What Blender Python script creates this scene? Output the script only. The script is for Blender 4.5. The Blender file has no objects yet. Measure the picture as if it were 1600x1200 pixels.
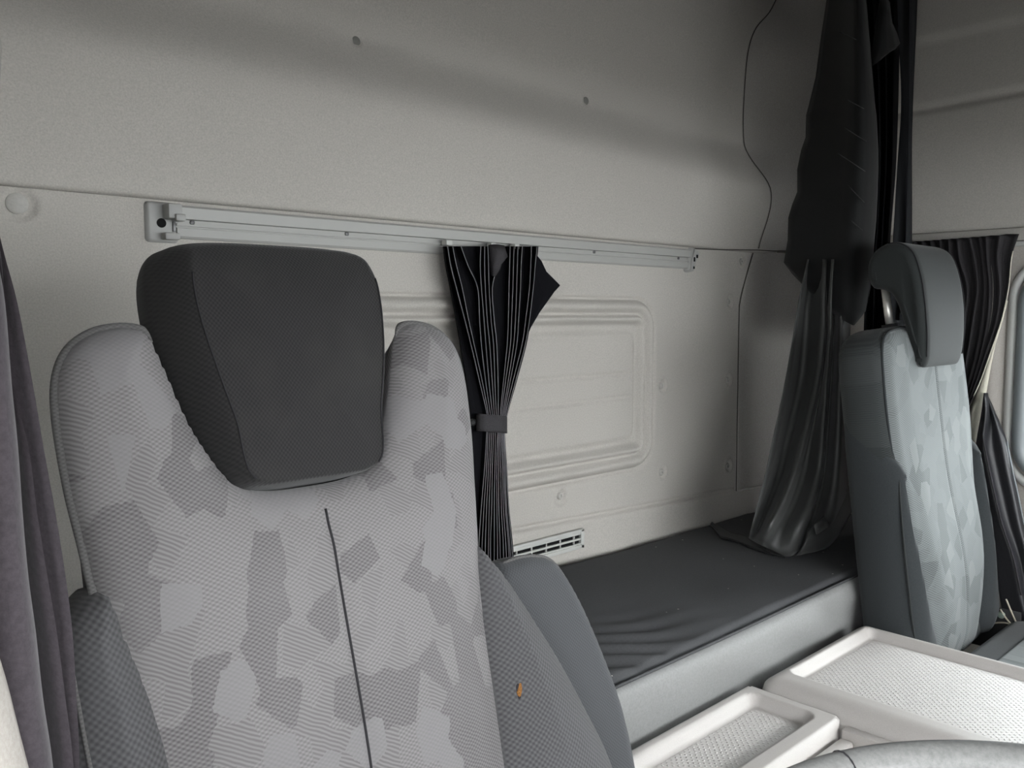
import bpy, bmesh, math, random
import numpy as np
from mathutils import Vector, Matrix
from math import sin, cos, tan, pi, radians, sqrt, exp, atan2

random.seed(7); np.random.seed(7)
scn = bpy.context.scene
COL = scn.collection

# ------------------------------------------------------------------ camera
FPX = 1350.0
CAM = np.array([0.0, -1.4, 1.3])
YAW, PITCH = radians(43.55), radians(4.70)
cam_d = bpy.data.cameras.new('camera'); cam = bpy.data.objects.new('camera', cam_d); COL.objects.link(cam)
cam_d.sensor_fit = 'HORIZONTAL'; cam_d.sensor_width = 36.0; cam_d.lens = FPX/1600.0*36.0
cam_d.clip_start = 0.02
cam.location = CAM
cam.rotation_euler = (pi/2-PITCH, 0, -YAW)
scn.camera = cam

# ------------------------------------------------------------------ light: overcast sky through windscreen and side window openings
W = bpy.data.worlds.new('sky'); scn.world = W; W.use_nodes = True
bgn = W.node_tree.nodes['Background']
bgn.inputs[0].default_value = (0.95, 0.98, 1.0, 1)
_nt = W.node_tree; _tc = _nt.nodes.new('ShaderNodeTexCoord'); _sx = _nt.nodes.new('ShaderNodeSeparateXYZ'); _mr = _nt.nodes.new('ShaderNodeMapRange')
_nt.links.new(_tc.outputs['Generated'], _sx.inputs[0]); _nt.links.new(_sx.outputs[2], _mr.inputs[0])
SKY = 34.0          # overcast sky: zenith three times the horizon
_mr.inputs[1].default_value = 0; _mr.inputs[2].default_value = 1; _mr.inputs[3].default_value = SKY/3; _mr.inputs[4].default_value = SKY
_nt.links.new(_mr.outputs[0], bgn.inputs[1])
vs = scn.view_settings
vs.view_transform = 'Standard'; vs.look = 'None'; vs.gamma = 1.0; vs.use_curve_mapping = False
vs.exposure = 0.0

# ------------------------------------------------------------------ helpers
_f = np.array([sin(YAW)*cos(PITCH), cos(YAW)*cos(PITCH), -sin(PITCH)])
_r = np.array([cos(YAW), -sin(YAW), 0.0]); _u = np.cross(_r, _f)
def _ray(px, py): return _f + _r*(px-800)/FPX - _u*(py-600)/FPX
def at_x(px, py, X): v = _ray(px, py); return tuple(CAM + v*((X-CAM[0])/v[0]))
def at_y(px, py, Y): v = _ray(px, py); return tuple(CAM + v*((Y-CAM[1])/v[1]))
def at_z(px, py, Z): v = _ray(px, py); return tuple(CAM + v*((Z-CAM[2])/v[2]))

def link(name, me, mat=None, parent=None, loc=(0,0,0), rot=(0,0,0), smooth=True):
    o = bpy.data.objects.new(name, me); COL.objects.link(o)
    if mat is not None and len(me.materials) == 0: me.materials.append(mat)
    o.location = loc; o.rotation_euler = rot
    if parent is not None: o.parent = parent
    if smooth:
        me.polygons.foreach_set('use_smooth', [True]*len(me.polygons))
    return o
def mesh(name, v, f):
    me = bpy.data.meshes.new(name); me.from_pydata([tuple(map(float, p)) for p in v], [], [tuple(map(int, q)) for q in f]); me.update()
    return me
def tag(o, label=None, cat=None, group=None, kind=None):
    if label: o['label'] = label
    if cat: o['category'] = cat
    if group: o['group'] = group
    if kind: o['kind'] = kind
    return o
def empty(name, loc=(0,0,0), **k):
    o = bpy.data.objects.new(name, None); COL.objects.link(o); o.location = loc; o.empty_display_size = .05
    return tag(o, **k)
def fix_normals(me):
    bm = bmesh.new(); bm.from_mesh(me); bmesh.ops.recalc_face_normals(bm, faces=bm.faces); bm.to_mesh(me); bm.free(); return me
def sharp(me, ang=35):
    try: me.set_sharp_from_angle(angle=radians(ang))
    except Exception: pass
    return me
def boxes(name, lst, bevel=0.0, seg=2):
    """boxes (x0,y0,z0,x1,y1,z1) joined into one mesh"""
    bm = bmesh.new()
    for b in lst:
        x0,y0,z0,x1,y1,z1 = b
        m = Matrix.Translation(((x0+x1)/2,(y0+y1)/2,(z0+z1)/2)) @ Matrix.Diagonal((abs(x1-x0),abs(y1-y0),abs(z1-z0),1))
        bmesh.ops.create_cube(bm, size=1, matrix=m)
    if bevel > 0:
        bmesh.ops.bevel(bm, geom=list(bm.edges), offset=bevel, segments=seg, affect='EDGES', profile=.5)
    me = bpy.data.meshes.new(name); bm.to_mesh(me); bm.free(); return sharp(me, 40)
def catmull(pts, n=10, closed=False):
    p = [np.array(q, float) for q in pts]; out = []; m = len(p)
    rng = range(m) if closed else range(m-1)
    for i in rng:
        p0 = p[(i-1) % m] if (closed or i > 0) else 2*p[0]-p[1]
        p1, p2 = p[i], p[(i+1) % m]
        p3 = p[(i+2) % m] if (closed or i+2 < m) else 2*p[-1]-p[-2]
        for k in range(n):
            t = k/n
            out.append(.5*((2*p1)+(-p0+p2)*t+(2*p0-5*p1+4*p2-p3)*t*t+(-p0+3*p1-3*p2+p3)*t**3))
    if not closed: out.append(p[-1])
    return out
def tube(name, pts, r, n=8, closed=False, cap=True, squash=None):
    """tube along 3-D points; r scalar or list"""
    P = [Vector(map(float, p)) for p in pts]; m = len(P)
    rs = r if hasattr(r, '__len__') else [r]*m
    T = []
    for i in range(m):
        a = P[(i-1) % m] if (closed or i > 0) else P[0]; b = P[(i+1) % m] if (closed or i < m-1) else P[-1]
        d = (b-a); T.append(d.normalized() if d.length > 1e-9 else Vector((0,0,1)))
    ref = Vector((0,0,1)) if abs(T[0].z) < .9 else Vector((1,0,0))
    N = T[0].cross(ref).normalized(); V = []; F = []
    for i in range(m):
        N = (N - T[i]*N.dot(T[i]));  N = N.normalized() if N.length > 1e-6 else T[i].orthogonal().normalized()
        B = T[i].cross(N)
        for k in range(n):
            a = 2*pi*k/n
            V.append(P[i] + (N*cos(a)+B*sin(a))*rs[i])
    for i in range(m if closed else m-1):
        j = (i+1) % m
        for k in range(n): F.append((i*n+k, i*n+(k+1) % n, j*n+(k+1) % n, j*n+k))
    if cap and not closed:
        F.append(tuple(range(n))[::-1]); F.append(tuple(range((m-1)*n, m*n)))
    return fix_normals(mesh(name, V, F))
def lathe(name, prof, n=24, axis='z'):
    V = []; F = []
    for (r, h) in prof:
        for k in range(n):
            a = 2*pi*k/n
            V.append((r*cos(a), r*sin(a), h) if axis == 'z' else (r*cos(a), -h, r*sin(a)))
    m = len(prof)
    for i in range(m-1):
        for k in range(n): F.append((i*n+k, i*n+(k+1) % n, (i+1)*n+(k+1) % n, (i+1)*n+k))
    F.append(tuple(range(n))); F.append(tuple(range((m-1)*n, m*n)))
    return sharp(fix_normals(mesh(name, V, F)), 40)
def sdist(P, poly):
    """signed distance (inside positive) and nearest boundary point"""
    A = poly; B = np.roll(poly, -1, 0); best = np.full(len(P), 1e9); near = np.zeros_like(P); ins = np.zeros(len(P), bool)
    for a, b in zip(A, B):
        d = b-a; L = d@d
        if L < 1e-14: continue
        t = np.clip(((P-a)@d)/L, 0, 1); q = a+t[:, None]*d; e = np.hypot(*(P-q).T)
        m = e < best; best[m] = e[m]; near[m] = q[m]
        c = ((a[1] > P[:,1]) != (b[1] > P[:,1]))
        with np.errstate(divide='ignore', invalid='ignore'):
            xi = (b[0]-a[0])*(P[:,1]-a[1])/(b[1]-a[1])+a[0]
        ins ^= c & (P[:,0] < xi)
    return np.where(ins, best, -best), near
def pillow(name, outline, T=.03, r=.03, side=.05, h=.006, p=2.0, q=2.0, extra=None, back=True, smooth_n=8, backr=None, bow=None, taper=0.0):
    """padded slab: front (-y) relief over a closed outline in (x,z); sides go back to +side"""
    poly = np.array(catmull(outline, smooth_n, True)) if smooth_n else np.array(outline, float)
    lo = poly.min(0)-h*1.5; hi = poly.max(0)+h*1.5
    nx = int((hi[0]-lo[0])/h)+2; nz = int((hi[1]-lo[1])/h)+2
    gx, gz = np.meshgrid(lo[0]+h*np.arange(nx), lo[1]+h*np.arange(nz), indexing='ij')
    P = np.stack([gx.ravel(), gz.ravel()], 1)
    sd, near = sdist(P, poly)
    snap = (sd > -.75*h) & (sd < .5*h)
    P2 = P.copy(); P2[snap] = near[snap]; s = sd.copy(); s[snap] = 0
    ok = (s >= 0)
    idx = np.arange(nx*nz).reshape(nx, nz)
    Q = np.stack([idx[:-1,:-1].ravel(), idx[1:,:-1].ravel(), idx[1:,1:].ravel(), idx[:-1,1:].ravel()], 1)
    keep = ok[Q].all(1)
    cen = P2[Q].mean(1); keep2 = np.zeros(len(Q), bool)
    ki = np.where(keep)[0]; cs, _ = sdist(cen[ki], poly); keep2[ki] = cs > .05*h
    Q = Q[keep2]
    used = np.unique(Q); re = -np.ones(nx*nz, int); re[used] = np.arange(len(used)); Q = re[Q]
    U = P2[used]; S = s[used]
    ec = {}
    for a in Q.tolist():
        for i in range(4):
            e = (a[i], a[(i+1) % 4]); k = (min(e), max(e)); ec[k] = ec.get(k, 0)+1
    rv = np.array(sorted({v for k, c in ec.items() if c == 1 for v in k}))
    _s, nr0 = sdist(U[rv], poly); U[rv] = nr0; S[rv] = 0
    def relief(UU, SS):
        rr_ = r(UU[:,0], UU[:,1]) if callable(r) else r
        t = np.clip(SS/rr_, 0, 1); g = T*(1-(1-t)**p)**(1.0/q)
        return g + extra(UU[:,0], UU[:,1], SS) if extra is not None else g
    f = relief(U, S)
    # smooth shading normals from the relief itself
    Pn = U.copy(); eps = h*.25
    inward = np.zeros_like(U); g_e = 1e-4
    gx1, _ = sdist(U+[g_e,0], poly); gx0, _ = sdist(U-[g_e,0], poly); gz1, _ = sdist(U+[0,g_e], poly); gz0, _ = sdist(U-[0,g_e], poly)
    inward = np.stack([gx1-gx0, gz1-gz0], 1); inward /= np.maximum(np.linalg.norm(inward, axis=1), 1e-9)[:,None]
    Pn = U + inward*np.clip(h*.35-S, 0, None)[:,None]
    def ev(off):
        X = Pn+off; sd_, _ = sdist(X, poly); return relief(X, np.maximum(sd_, 0))
    dfx = (ev([eps,0])-ev([-eps,0]))/(2*eps); dfz = (ev([0,eps])-ev([0,-eps]))/(2*eps)
    NF = np.stack([-dfx, -np.ones(len(dfx)), -dfz], 1); NF /= np.linalg.norm(NF, axis=1)[:,None]
    bw = bow(U[:,0], U[:,1]) if bow is not None else 0
    V = np.stack([U[:,0], -f+bw, U[:,1]], 1); n = len(V)
    F = [tuple(a) for a in Q]
    # boundary edges
    cnt = {}
    for a in Q:
        for i in range(4):
            e = (a[i], a[(i+1) % 4]); k = (min(e), max(e)); cnt[k] = None if k in cnt else e
    rim = [e for e in cnt.values() if e is not None]
    br = backr if backr else min(.02, side*.4)
    fb = br*(1-(1-np.clip(S/br, 0, 1))**2)**.5 if br > 0 else 0*S
    UB = U+inward*np.clip(taper*(1-S/max(taper*2, 1e-6)), 0, None)[:,None] if taper else U
    VB = np.stack([UB[:,0], side-br+fb+bw, UB[:,1]], 1)
    V = np.concatenate([V, VB])
    if back: F += [tuple(int(x)+n for x in a[::-1]) for a in Q]
    F += [(b, a, a+n, b+n) for a, b in rim]
    me = mesh(name, V, F)
    me.polygons.foreach_set('use_smooth', [True]*len(me.polygons))
    fix_normals(me)
    if bow is None:
        vn = np.array([v.normal[:] for v in me.vertices]); vn[:n] = NF
        me.normals_split_custom_set_from_vertices(vn.tolist())
    return me
def surf(name, rows, closed_u=False):
    """grid surface through rows of 3-D points"""
    m, n = len(rows), len(rows[0]); V = [p for r in rows for p in r]; F = []
    for i in range(m-1):
        for k in range(n if closed_u else n-1):
            F.append((i*n+k, i*n+(k+1) % n, (i+1)*n+(k+1) % n, (i+1)*n+k))
    return mesh(name, V, F)
def solidify(o, t, off=0):
    m = o.modifiers.new('thickness', 'SOLIDIFY'); m.thickness = t; m.offset = off; return o
def rrect(x0, z0, x1, z1, r, n=6):
    P = []
    for cx, cz, a0 in ((x1-r, z1-r, 0), (x0+r, z1-r, 90), (x0+r, z0+r, 180), (x1-r, z0+r, 270)):
        for k in range(n+1):
            a = radians(a0+90*k/n); P.append((cx+r*cos(a), cz+r*sin(a)))
    return P
def sd_rr(x, z, x0, z0, x1, z1, r):
    qx = np.abs(x-(x0+x1)/2)-(x1-x0)/2+r; qz = np.abs(z-(z0+z1)/2)-(z1-z0)/2+r
    return -(np.hypot(np.maximum(qx, 0), np.maximum(qz, 0))+np.minimum(np.maximum(qx, qz), 0)-r)   # inside positive
def sstep(x, a, b): t = np.clip((x-a)/(b-a), 0, 1); return t*t*(3-2*t)
def gauss(x, s): return np.exp(-(x/s)**2)
def vnoise(x, y, sc, seed=0):
    rs = np.random.RandomState(seed); a = np.zeros_like(np.asarray(x, float))
    for i in range(6):
        th = rs.rand()*2*pi; ph = rs.rand()*2*pi; k = sc*(.6+rs.rand()*1.2)
        a = a+np.sin((np.asarray(x)*cos(th)+np.asarray(y)*sin(th))*k+ph)
    return a/6

# ------------------------------------------------------------------ materials
def newmat(name, rough=.8, spec=.3):
    m = bpy.data.materials.new(name); m.use_nodes = True; nt = m.node_tree; b = nt.nodes['Principled BSDF']
    b.inputs['Roughness'].default_value = rough; b.inputs['Specular IOR Level'].default_value = spec
    return m, nt, b
def N(nt, typ, **k):
    n = nt.nodes.new(typ)
    for a, v in k.items():
        if a == 'ins':
            for i, x in v.items(): n.inputs[i].default_value = x
        else: setattr(n, a, v)
    return n
def math_(nt, op, a, b=None, clamp=False):
    n = nt.nodes.new('ShaderNodeMath'); n.operation = op; n.use_clamp = clamp
    for i, x in enumerate((a, b)):
        if x is None: continue
        if isinstance(x, (int, float)): n.inputs[i].default_value = x
        else: nt.links.new(x, n.inputs[i])
    return n.outputs[0]
def mixc(nt, fac, a, b):
    n = nt.nodes.new('ShaderNodeMix'); n.data_type = 'RGBA'; n.clamp_factor = True
    if isinstance(fac, (int, float)): n.inputs[0].default_value = fac
    else: nt.links.new(fac, n.inputs[0])
    for i, x in ((6, a), (7, b)):
        if isinstance(x, tuple): n.inputs[i].default_value = (*x[:3], 1)
        else: nt.links.new(x, n.inputs[i])
    return n.outputs[2]
def bump(nt, b, h, strength=.3, dist=.001):
    n = nt.nodes.new('ShaderNodeBump'); n.inputs['Strength'].default_value = strength; n.inputs['Distance'].default_value = dist
    nt.links.new(h, n.inputs['Height']); nt.links.new(n.outputs[0], b.inputs['Normal'])
def noise_mat(name, c1, c2, scale=200, rough=.85, spec=.2, bstr=.3, bdist=.0008, big=None, sheen=0):
    m, nt, b = newmat(name, rough, spec)
    tc = N(nt, 'ShaderNodeTexCoord')
    nz = N(nt, 'ShaderNodeTexNoise', ins={'Scale': scale, 'Detail': 3.0, 'Roughness': .7}); nt.links.new(tc.outputs['Object'], nz.inputs['Vector'])
    fac = math_(nt, 'MULTIPLY', math_(nt, 'SUBTRACT', nz.outputs['Fac'], .3), 2.5, True)
    c = mixc(nt, fac, c1, c2)
    if big:
        n2 = N(nt, 'ShaderNodeTexNoise', ins={'Scale': big[0], 'Detail': 2.0}); nt.links.new(tc.outputs['Object'], n2.inputs['Vector'])
        c = mixc(nt, math_(nt, 'MULTIPLY', n2.outputs['Fac'], big[2]), c, big[1])
    nt.links.new(c, b.inputs['Base Color'])
    if bstr: bump(nt, b, nz.outputs['Fac'], bstr, bdist)
    if sheen: b.inputs['Sheen Weight'].default_value = sheen; b.inputs['Sheen Roughness'].default_value = .5
    return m
def plain(name, c, rough=.5, spec=.4, metal=0):
    m, nt, b = newmat(name, rough, spec); b.inputs['Base Color'].default_value = (*c, 1); b.inputs['Metallic'].default_value = metal; return m
def weave_nodes(nt, sp, ang=45):
    """returns (dots 0..1, diagonal lines 0..1, x, z) for object-space x,z"""
    tc = N(nt, 'ShaderNodeTexCoord'); sx = N(nt, 'ShaderNodeSeparateXYZ'); nt.links.new(tc.outputs['Object'], sx.inputs[0])
    # slight wobble so the threads are not perfect
    wn = N(nt, 'ShaderNodeTexNoise', ins={'Scale': 60.0, 'Detail': 1.0}); nt.links.new(tc.outputs['Object'], wn.inputs['Vector'])
    wob = math_(nt, 'MULTIPLY', math_(nt, 'SUBTRACT', wn.outputs['Fac'], .5), sp*.6)
    k = 2*pi/sp; a = radians(ang)
    X = math_(nt, 'ADD', sx.outputs[0], wob); Z = math_(nt, 'ADD', sx.outputs[2], wob)
    p = math_(nt, 'ADD', math_(nt, 'MULTIPLY', X, k*cos(a)), math_(nt, 'MULTIPLY', Z, k*sin(a)))
    q = math_(nt, 'SUBTRACT', math_(nt, 'MULTIPLY', X, k*cos(a)), math_(nt, 'MULTIPLY', Z, k*sin(a)))
    s1 = math_(nt, 'SINE', p); s2 = math_(nt, 'SINE', q)
    dots = math_(nt, 'ADD', math_(nt, 'MULTIPLY', math_(nt, 'ADD', s1, s2), .25), .5)
    ln = math_(nt, 'ADD', math_(nt, 'MULTIPLY', s1, .5), .5)
    return dots, ln, tc
def seat_pattern(name, base, dark, light, sp=.0042, cell=15.0):
    m, nt, b = newmat(name, .9, .15)
    dots, ln, tc = weave_nodes(nt, sp, 58)
    sp_ = N(nt, 'ShaderNodeSeparateXYZ'); nt.links.new(tc.outputs['Object'], sp_.inputs[0]); cb_ = N(nt, 'ShaderNodeCombineXYZ'); nt.links.new(sp_.outputs[0], cb_.inputs[0]); nt.links.new(sp_.outputs[2], cb_.inputs[1])
    mp = N(nt, 'ShaderNodeMapping'); nt.links.new(cb_.outputs[0], mp.inputs[0]); mp.inputs['Rotation'].default_value = (0, 0, .35)
    nz = N(nt, 'ShaderNodeTexNoise', ins={'Scale': 240.0, 'Detail': 1.0}); nt.links.new(mp.outputs[0], nz.inputs['Vector'])
    def vor(scale, off, rnd=.95):
        m2 = N(nt, 'ShaderNodeMapping'); m2.inputs['Location'].default_value = off; m2.inputs['Scale'].default_value = (1, .8, 1); nt.links.new(mp.outputs[0], m2.inputs[0])
        ad = N(nt, 'ShaderNodeMixRGB'); ad.blend_type = 'ADD'; ad.inputs[0].default_value = .004
        nt.links.new(m2.outputs[0], ad.inputs[1]); nt.links.new(nz.outputs['Color'], ad.inputs[2])
        v = N(nt, 'ShaderNodeTexVoronoi', voronoi_dimensions='2D', distance='EUCLIDEAN', ins={'Scale': scale, 'Randomness': rnd}); nt.links.new(ad.outputs[0], v.inputs['Vector'])
        sc = N(nt, 'ShaderNodeSeparateColor'); nt.links.new(v.outputs['Color'], sc.inputs[0]); return sc
    v1 = vor(cell, (0, 0, 0)); v2 = vor(cell*1.35, (3.3, 1.7, 0)); v3 = vor(cell*1.1, (7.1, 4.2, 0))
    isdark = math_(nt, 'GREATER_THAN', v1.outputs[0], .70)
    ismid = math_(nt, 'GREATER_THAN', v2.outputs[1], .68)
    islight = math_(nt, 'GREATER_THAN', v3.outputs[2], .85)
    lift = lambda c, k: tuple(min(1, x*k) for x in c)
    cb = mixc(nt, dots, lift(base, .74), lift(base, 1.26))
    cm = mixc(nt, ln, lift(base, .72), lift(base, 1.16))
    cd = mixc(nt, dots, lift(dark, .62), lift(dark, 1.38))
    cl = mixc(nt, dots, lift(light, .92), lift(light, 1.08))
    c = mixc(nt, ismid, cb, cm); c = mixc(nt, isdark, c, cd); c = mixc(nt, islight, c, cl)
    n3 = N(nt, 'ShaderNodeTexNoise', ins={'Scale': 9.0, 'Detail': 3.0}); nt.links.new(tc.outputs['Object'], n3.inputs['Vector'])
    c = mixc(nt, math_(nt, 'MULTIPLY', math_(nt, 'SUBTRACT', n3.outputs['Fac'], .45), .8, True), c, lift(light, 1.1))
    nt.links.new(c, b.inputs['Base Color'])
    bump(nt, b, dots, .35, .0006)
    b.inputs['Sheen Weight'].default_value = .12
    return m
def weave_mat(name, c1, c2, sp=.003, ang=45, rough=.9, bstr=.35, sheen=.1, wear=None):
    m, nt, b = newmat(name, rough, .15)
    dots, ln, tc = weave_nodes(nt, sp, ang)
    c = mixc(nt, dots, c1, c2)
    n3 = N(nt, 'ShaderNodeTexNoise', ins={'Scale': 14.0, 'Detail': 4.0}); nt.links.new(tc.outputs['Object'], n3.inputs['Vector'])
    if wear: c = mixc(nt, math_(nt, 'MULTIPLY', math_(nt, 'SUBTRACT', n3.outputs['Fac'], .45), 1.2, True), c, wear)
    nt.links.new(c, b.inputs['Base Color']); bump(nt, b, dots, bstr, .0005)
    b.inputs['Sheen Weight'].default_value = sheen
    return m

M = {}
M['felt'] = noise_mat('wall_felt', (.375,.36,.33), (.51,.488,.448), 330, .95, .1, .5, .0008, big=(3.0, (.41,.387,.355), .5))
M['felt_dark'] = noise_mat('side_trim_felt', (.33,.315,.29), (.43,.412,.385), 330, .95, .1, .5, .0008)
M['rail'] = plain('grey_painted_aluminium', (.36,.36,.34), .45, .4)
M['rail_clip'] = plain('grey_clip_plastic', (.34,.34,.325), .5, .4)
M['slot'] = plain('dark_slot', (.01,.01,.01), .9, .1)
M['gap'] = plain('painted_gap_shadow', (.06,.056,.05), .9, .1)
M['screw'] = plain('dull_screw_steel', (.12,.12,.12), .4, .5, .6)
M['cap'] = noise_mat('trim_button_plastic', (.40,.39,.365), (.46,.45,.42), 200, .7, .3, .1)
M['vent'] = plain('vent_plastic', (.46,.465,.44), .5, .4)
M['plug'] = plain('grey_snap_plug', (.17,.17,.155), .6, .3)
M['seat'] = seat_pattern('grey_patterned_seat_cloth', (.158,.151,.151), (.121,.115,.116), (.168,.162,.163), sp=.0036, cell=30.0)
M['seat2'] = seat_pattern('passenger_patterned_cloth', (.145,.158,.158), (.112,.123,.123), (.165,.178,.176), cell=25.0)
M['seat_side'] = seat_pattern('passenger_side_cloth', (.036,.040,.040), (.027,.030,.030), (.042,.046,.046), cell=16.0)
M['dark'] = weave_mat('charcoal_headrest_cloth', (.015,.0145,.0148), (.028,.0265,.0265), .0032, 40, wear=(.036,.0345,.032))
M['bolster'] = weave_mat('grey_bolster_weave', (.042,.042,.044), (.090,.088,.090), .0046, 45, wear=(.075,.075,.079))
M['armrest'] = weave_mat('grey_armrest_weave', (.046,.048,.051), (.072,.074,.078), .0036, 45)
M['piping'] = weave_mat('grey_piping', (.075,.073,.072), (.115,.112,.11), .003, 60)
M['seam'] = plain('seam_thread', (.025,.024,.026), .9, .1)
M['pdark'] = noise_mat('passenger_dark_cloth', (.023,.026,.028), (.033,.037,.039), 500, .85, .2, .2, .0005, sheen=.1)
M['phead'] = noise_mat('passenger_headrest_cloth', (.016,.0185,.0185), (.023,.026,.0258), 600, .8, .2, .2, .0004, sheen=.1)
M['curtain'] = noise_mat('black_curtain_cloth', (.0035,.0035,.0045), (.0065,.0065,.0082), 700, .9, .1, .2, .0004)
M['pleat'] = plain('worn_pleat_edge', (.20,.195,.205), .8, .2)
M['drape'] = noise_mat('black_lined_drape', (.0065,.0068,.007), (.011,.0115,.0115), 500, .8, .2, .25, .0005, sheen=.08)
M['drape_inner'] = noise_mat('drape_satin_lining', (.036,.037,.036), (.050,.051,.049), 400, .5, .4, .2, .0005, sheen=.1)
M['strap'] = noise_mat('tie_strap_webbing', (.030,.028,.031), (.055,.052,.055), 500, .8, .2, .4, .0006)
M['mauve'] = noise_mat('mauve_grey_curtain', (.034,.029,.033), (.056,.047,.054), 260, .85, .2, .3, .0006, sheen=.18)
M['mattress'] = noise_mat('black_mattress_cloth', (.054,.055,.058), (.076,.077,.080), 420, .85, .2, .35, .0006)
M['fascia'] = noise_mat('grey_bunk_vinyl', (.165,.165,.163), (.225,.225,.222), 260, .6, .3, .3, .0005, big=(5.0, (.27,.27,.266), .5))
M['tray'] = noise_mat('warm_grey_tray_plastic', (.37,.35,.33), (.43,.405,.385), 700, .5, .35, .35, .0004)
M['belt'] = noise_mat('black_belt_webbing', (.014,.015,.0165), (.024,.025,.027), 900, .85, .15, .3, .0004)
M['cream'] = noise_mat('cream_lining', (.60,.57,.47), (.68,.65,.55), 300, .8, .2, .2, .0004)
M['pillar'] = noise_mat('beige_pillar_trim', (.33,.305,.275), (.41,.385,.355), 400, .8, .2, .4, .0006)
M['rubber'] = plain('grey_window_rubber', (.20,.22,.23), .4, .5)
M['frame'] = plain('pale_window_frame', (.50,.50,.48), .45, .4)
M['chrome'] = plain('polished_steel_post', (.75,.73,.68), .42, .5, .8)
M['black'] = plain('black_plastic', (.02,.02,.021), .5, .4)
M['foam'] = noise_mat('exposed_brown_foam', (.10,.045,.014), (.24,.12,.042), 500, .9, .1, .5, .001)
M['wheel'] = noise_mat('worn_grey_wheel_leather', (.13,.13,.127), (.19,.19,.184), 220, .42, .4, .3, .0006)
M['coat'] = noise_mat('black_hanging_cloth', (.020,.020,.023), (.034,.034,.038), 300, .42, .45, .3, .0006)
M['roof'] = noise_mat('charcoal_roof_lining', (.05,.05,.048), (.08,.08,.076), 200, .95, .1, 0)
M['floor'] = noise_mat('black_floor_mat', (.02,.02,.02), (.04,.04,.04), 120, .9, .2, .4, .001)
M['ground'] = noise_mat('yard_concrete', (.14,.14,.14), (.19,.185,.18), 4, .95, .1, 0)
M['wire'] = plain('beige_cable', (.42,.38,.30), .5, .4)
M['bolt'] = plain('zinc_bolt', (.55,.66,.58), .3, .5, .8)
M['lint'] = plain('pale_lint', (.6,.58,.5), .9, .1)

# crumbs and lint speckled over the mattress cloth
def speckle(m, scale, thr, col):
    nt = m.node_tree; b = nt.nodes['Principled BSDF']; l = b.inputs['Base Color'].links[0]; src = l.from_socket
    tc = N(nt, 'ShaderNodeTexCoord'); v = N(nt, 'ShaderNodeTexVoronoi', ins={'Scale': scale}); nt.links.new(tc.outputs['Object'], v.inputs['Vector'])
    sc = N(nt, 'ShaderNodeSeparateColor'); nt.links.new(v.outputs['Color'], sc.inputs[0])
    a = math_(nt, 'LESS_THAN', v.outputs['Distance'], thr); c = math_(nt, 'GREATER_THAN', sc.outputs[0], .62)
    nt.links.new(mixc(nt, math_(nt, 'MULTIPLY', math_(nt, 'MULTIPLY', a, c), .8), src, col), b.inputs['Base Color'])
speckle(M['mattress'], 26, .055, (.5,.48,.42))
# raised anti-slip pips on the tray floor: relief in the plastic
def pip_mat():
    m, nt, b = newmat('dimpled_tray_floor', .5, .35); b.inputs['Base Color'].default_value = (.46,.438,.42,1)
    tc = N(nt, 'ShaderNodeTexCoord'); sx = N(nt, 'ShaderNodeSeparateXYZ'); nt.links.new(tc.outputs['Object'], sx.inputs[0])
    k = pi/.0085
    s = math_(nt, 'MULTIPLY', math_(nt, 'SINE', math_(nt, 'MULTIPLY', math_(nt, 'ADD', sx.outputs[0], sx.outputs[2]), k*.707)), math_(nt, 'SINE', math_(nt, 'MULTIPLY', math_(nt, 'SUBTRACT', sx.outputs[0], sx.outputs[2]), k*.707)))
    s = math_(nt, 'POWER', math_(nt, 'ABSOLUTE', s), 6.0)
    bump(nt, b, s, .8, .002); return m
M['pips'] = pip_mat()

# ------------------------------------------------------------------ the setting: cab shell
XR, XL = 2.55, 0.07          # side walls
gnd = link('ground', boxes('ground', [(-14,-16,-1.35,16,14,-1.3)]), M['ground']); tag(gnd, kind='structure')
floor = link('floor', boxes('floor', [(XL-.05,-2.4,-.06,XR+.05,.06,0)]), M['floor']); tag(floor, kind='structure')
ceil_ = link('ceiling', boxes('ceiling', [(XL-.05,-2.4,2.42,XR+.05,.10,2.46), (XL-.05,-2.4,1.56,XR+.05,-1.72,2.42)], .01), M['roof']); tag(ceil_, kind='structure')  # unseen roof and front shelf, lowered and darkened to hold back skylight

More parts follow.
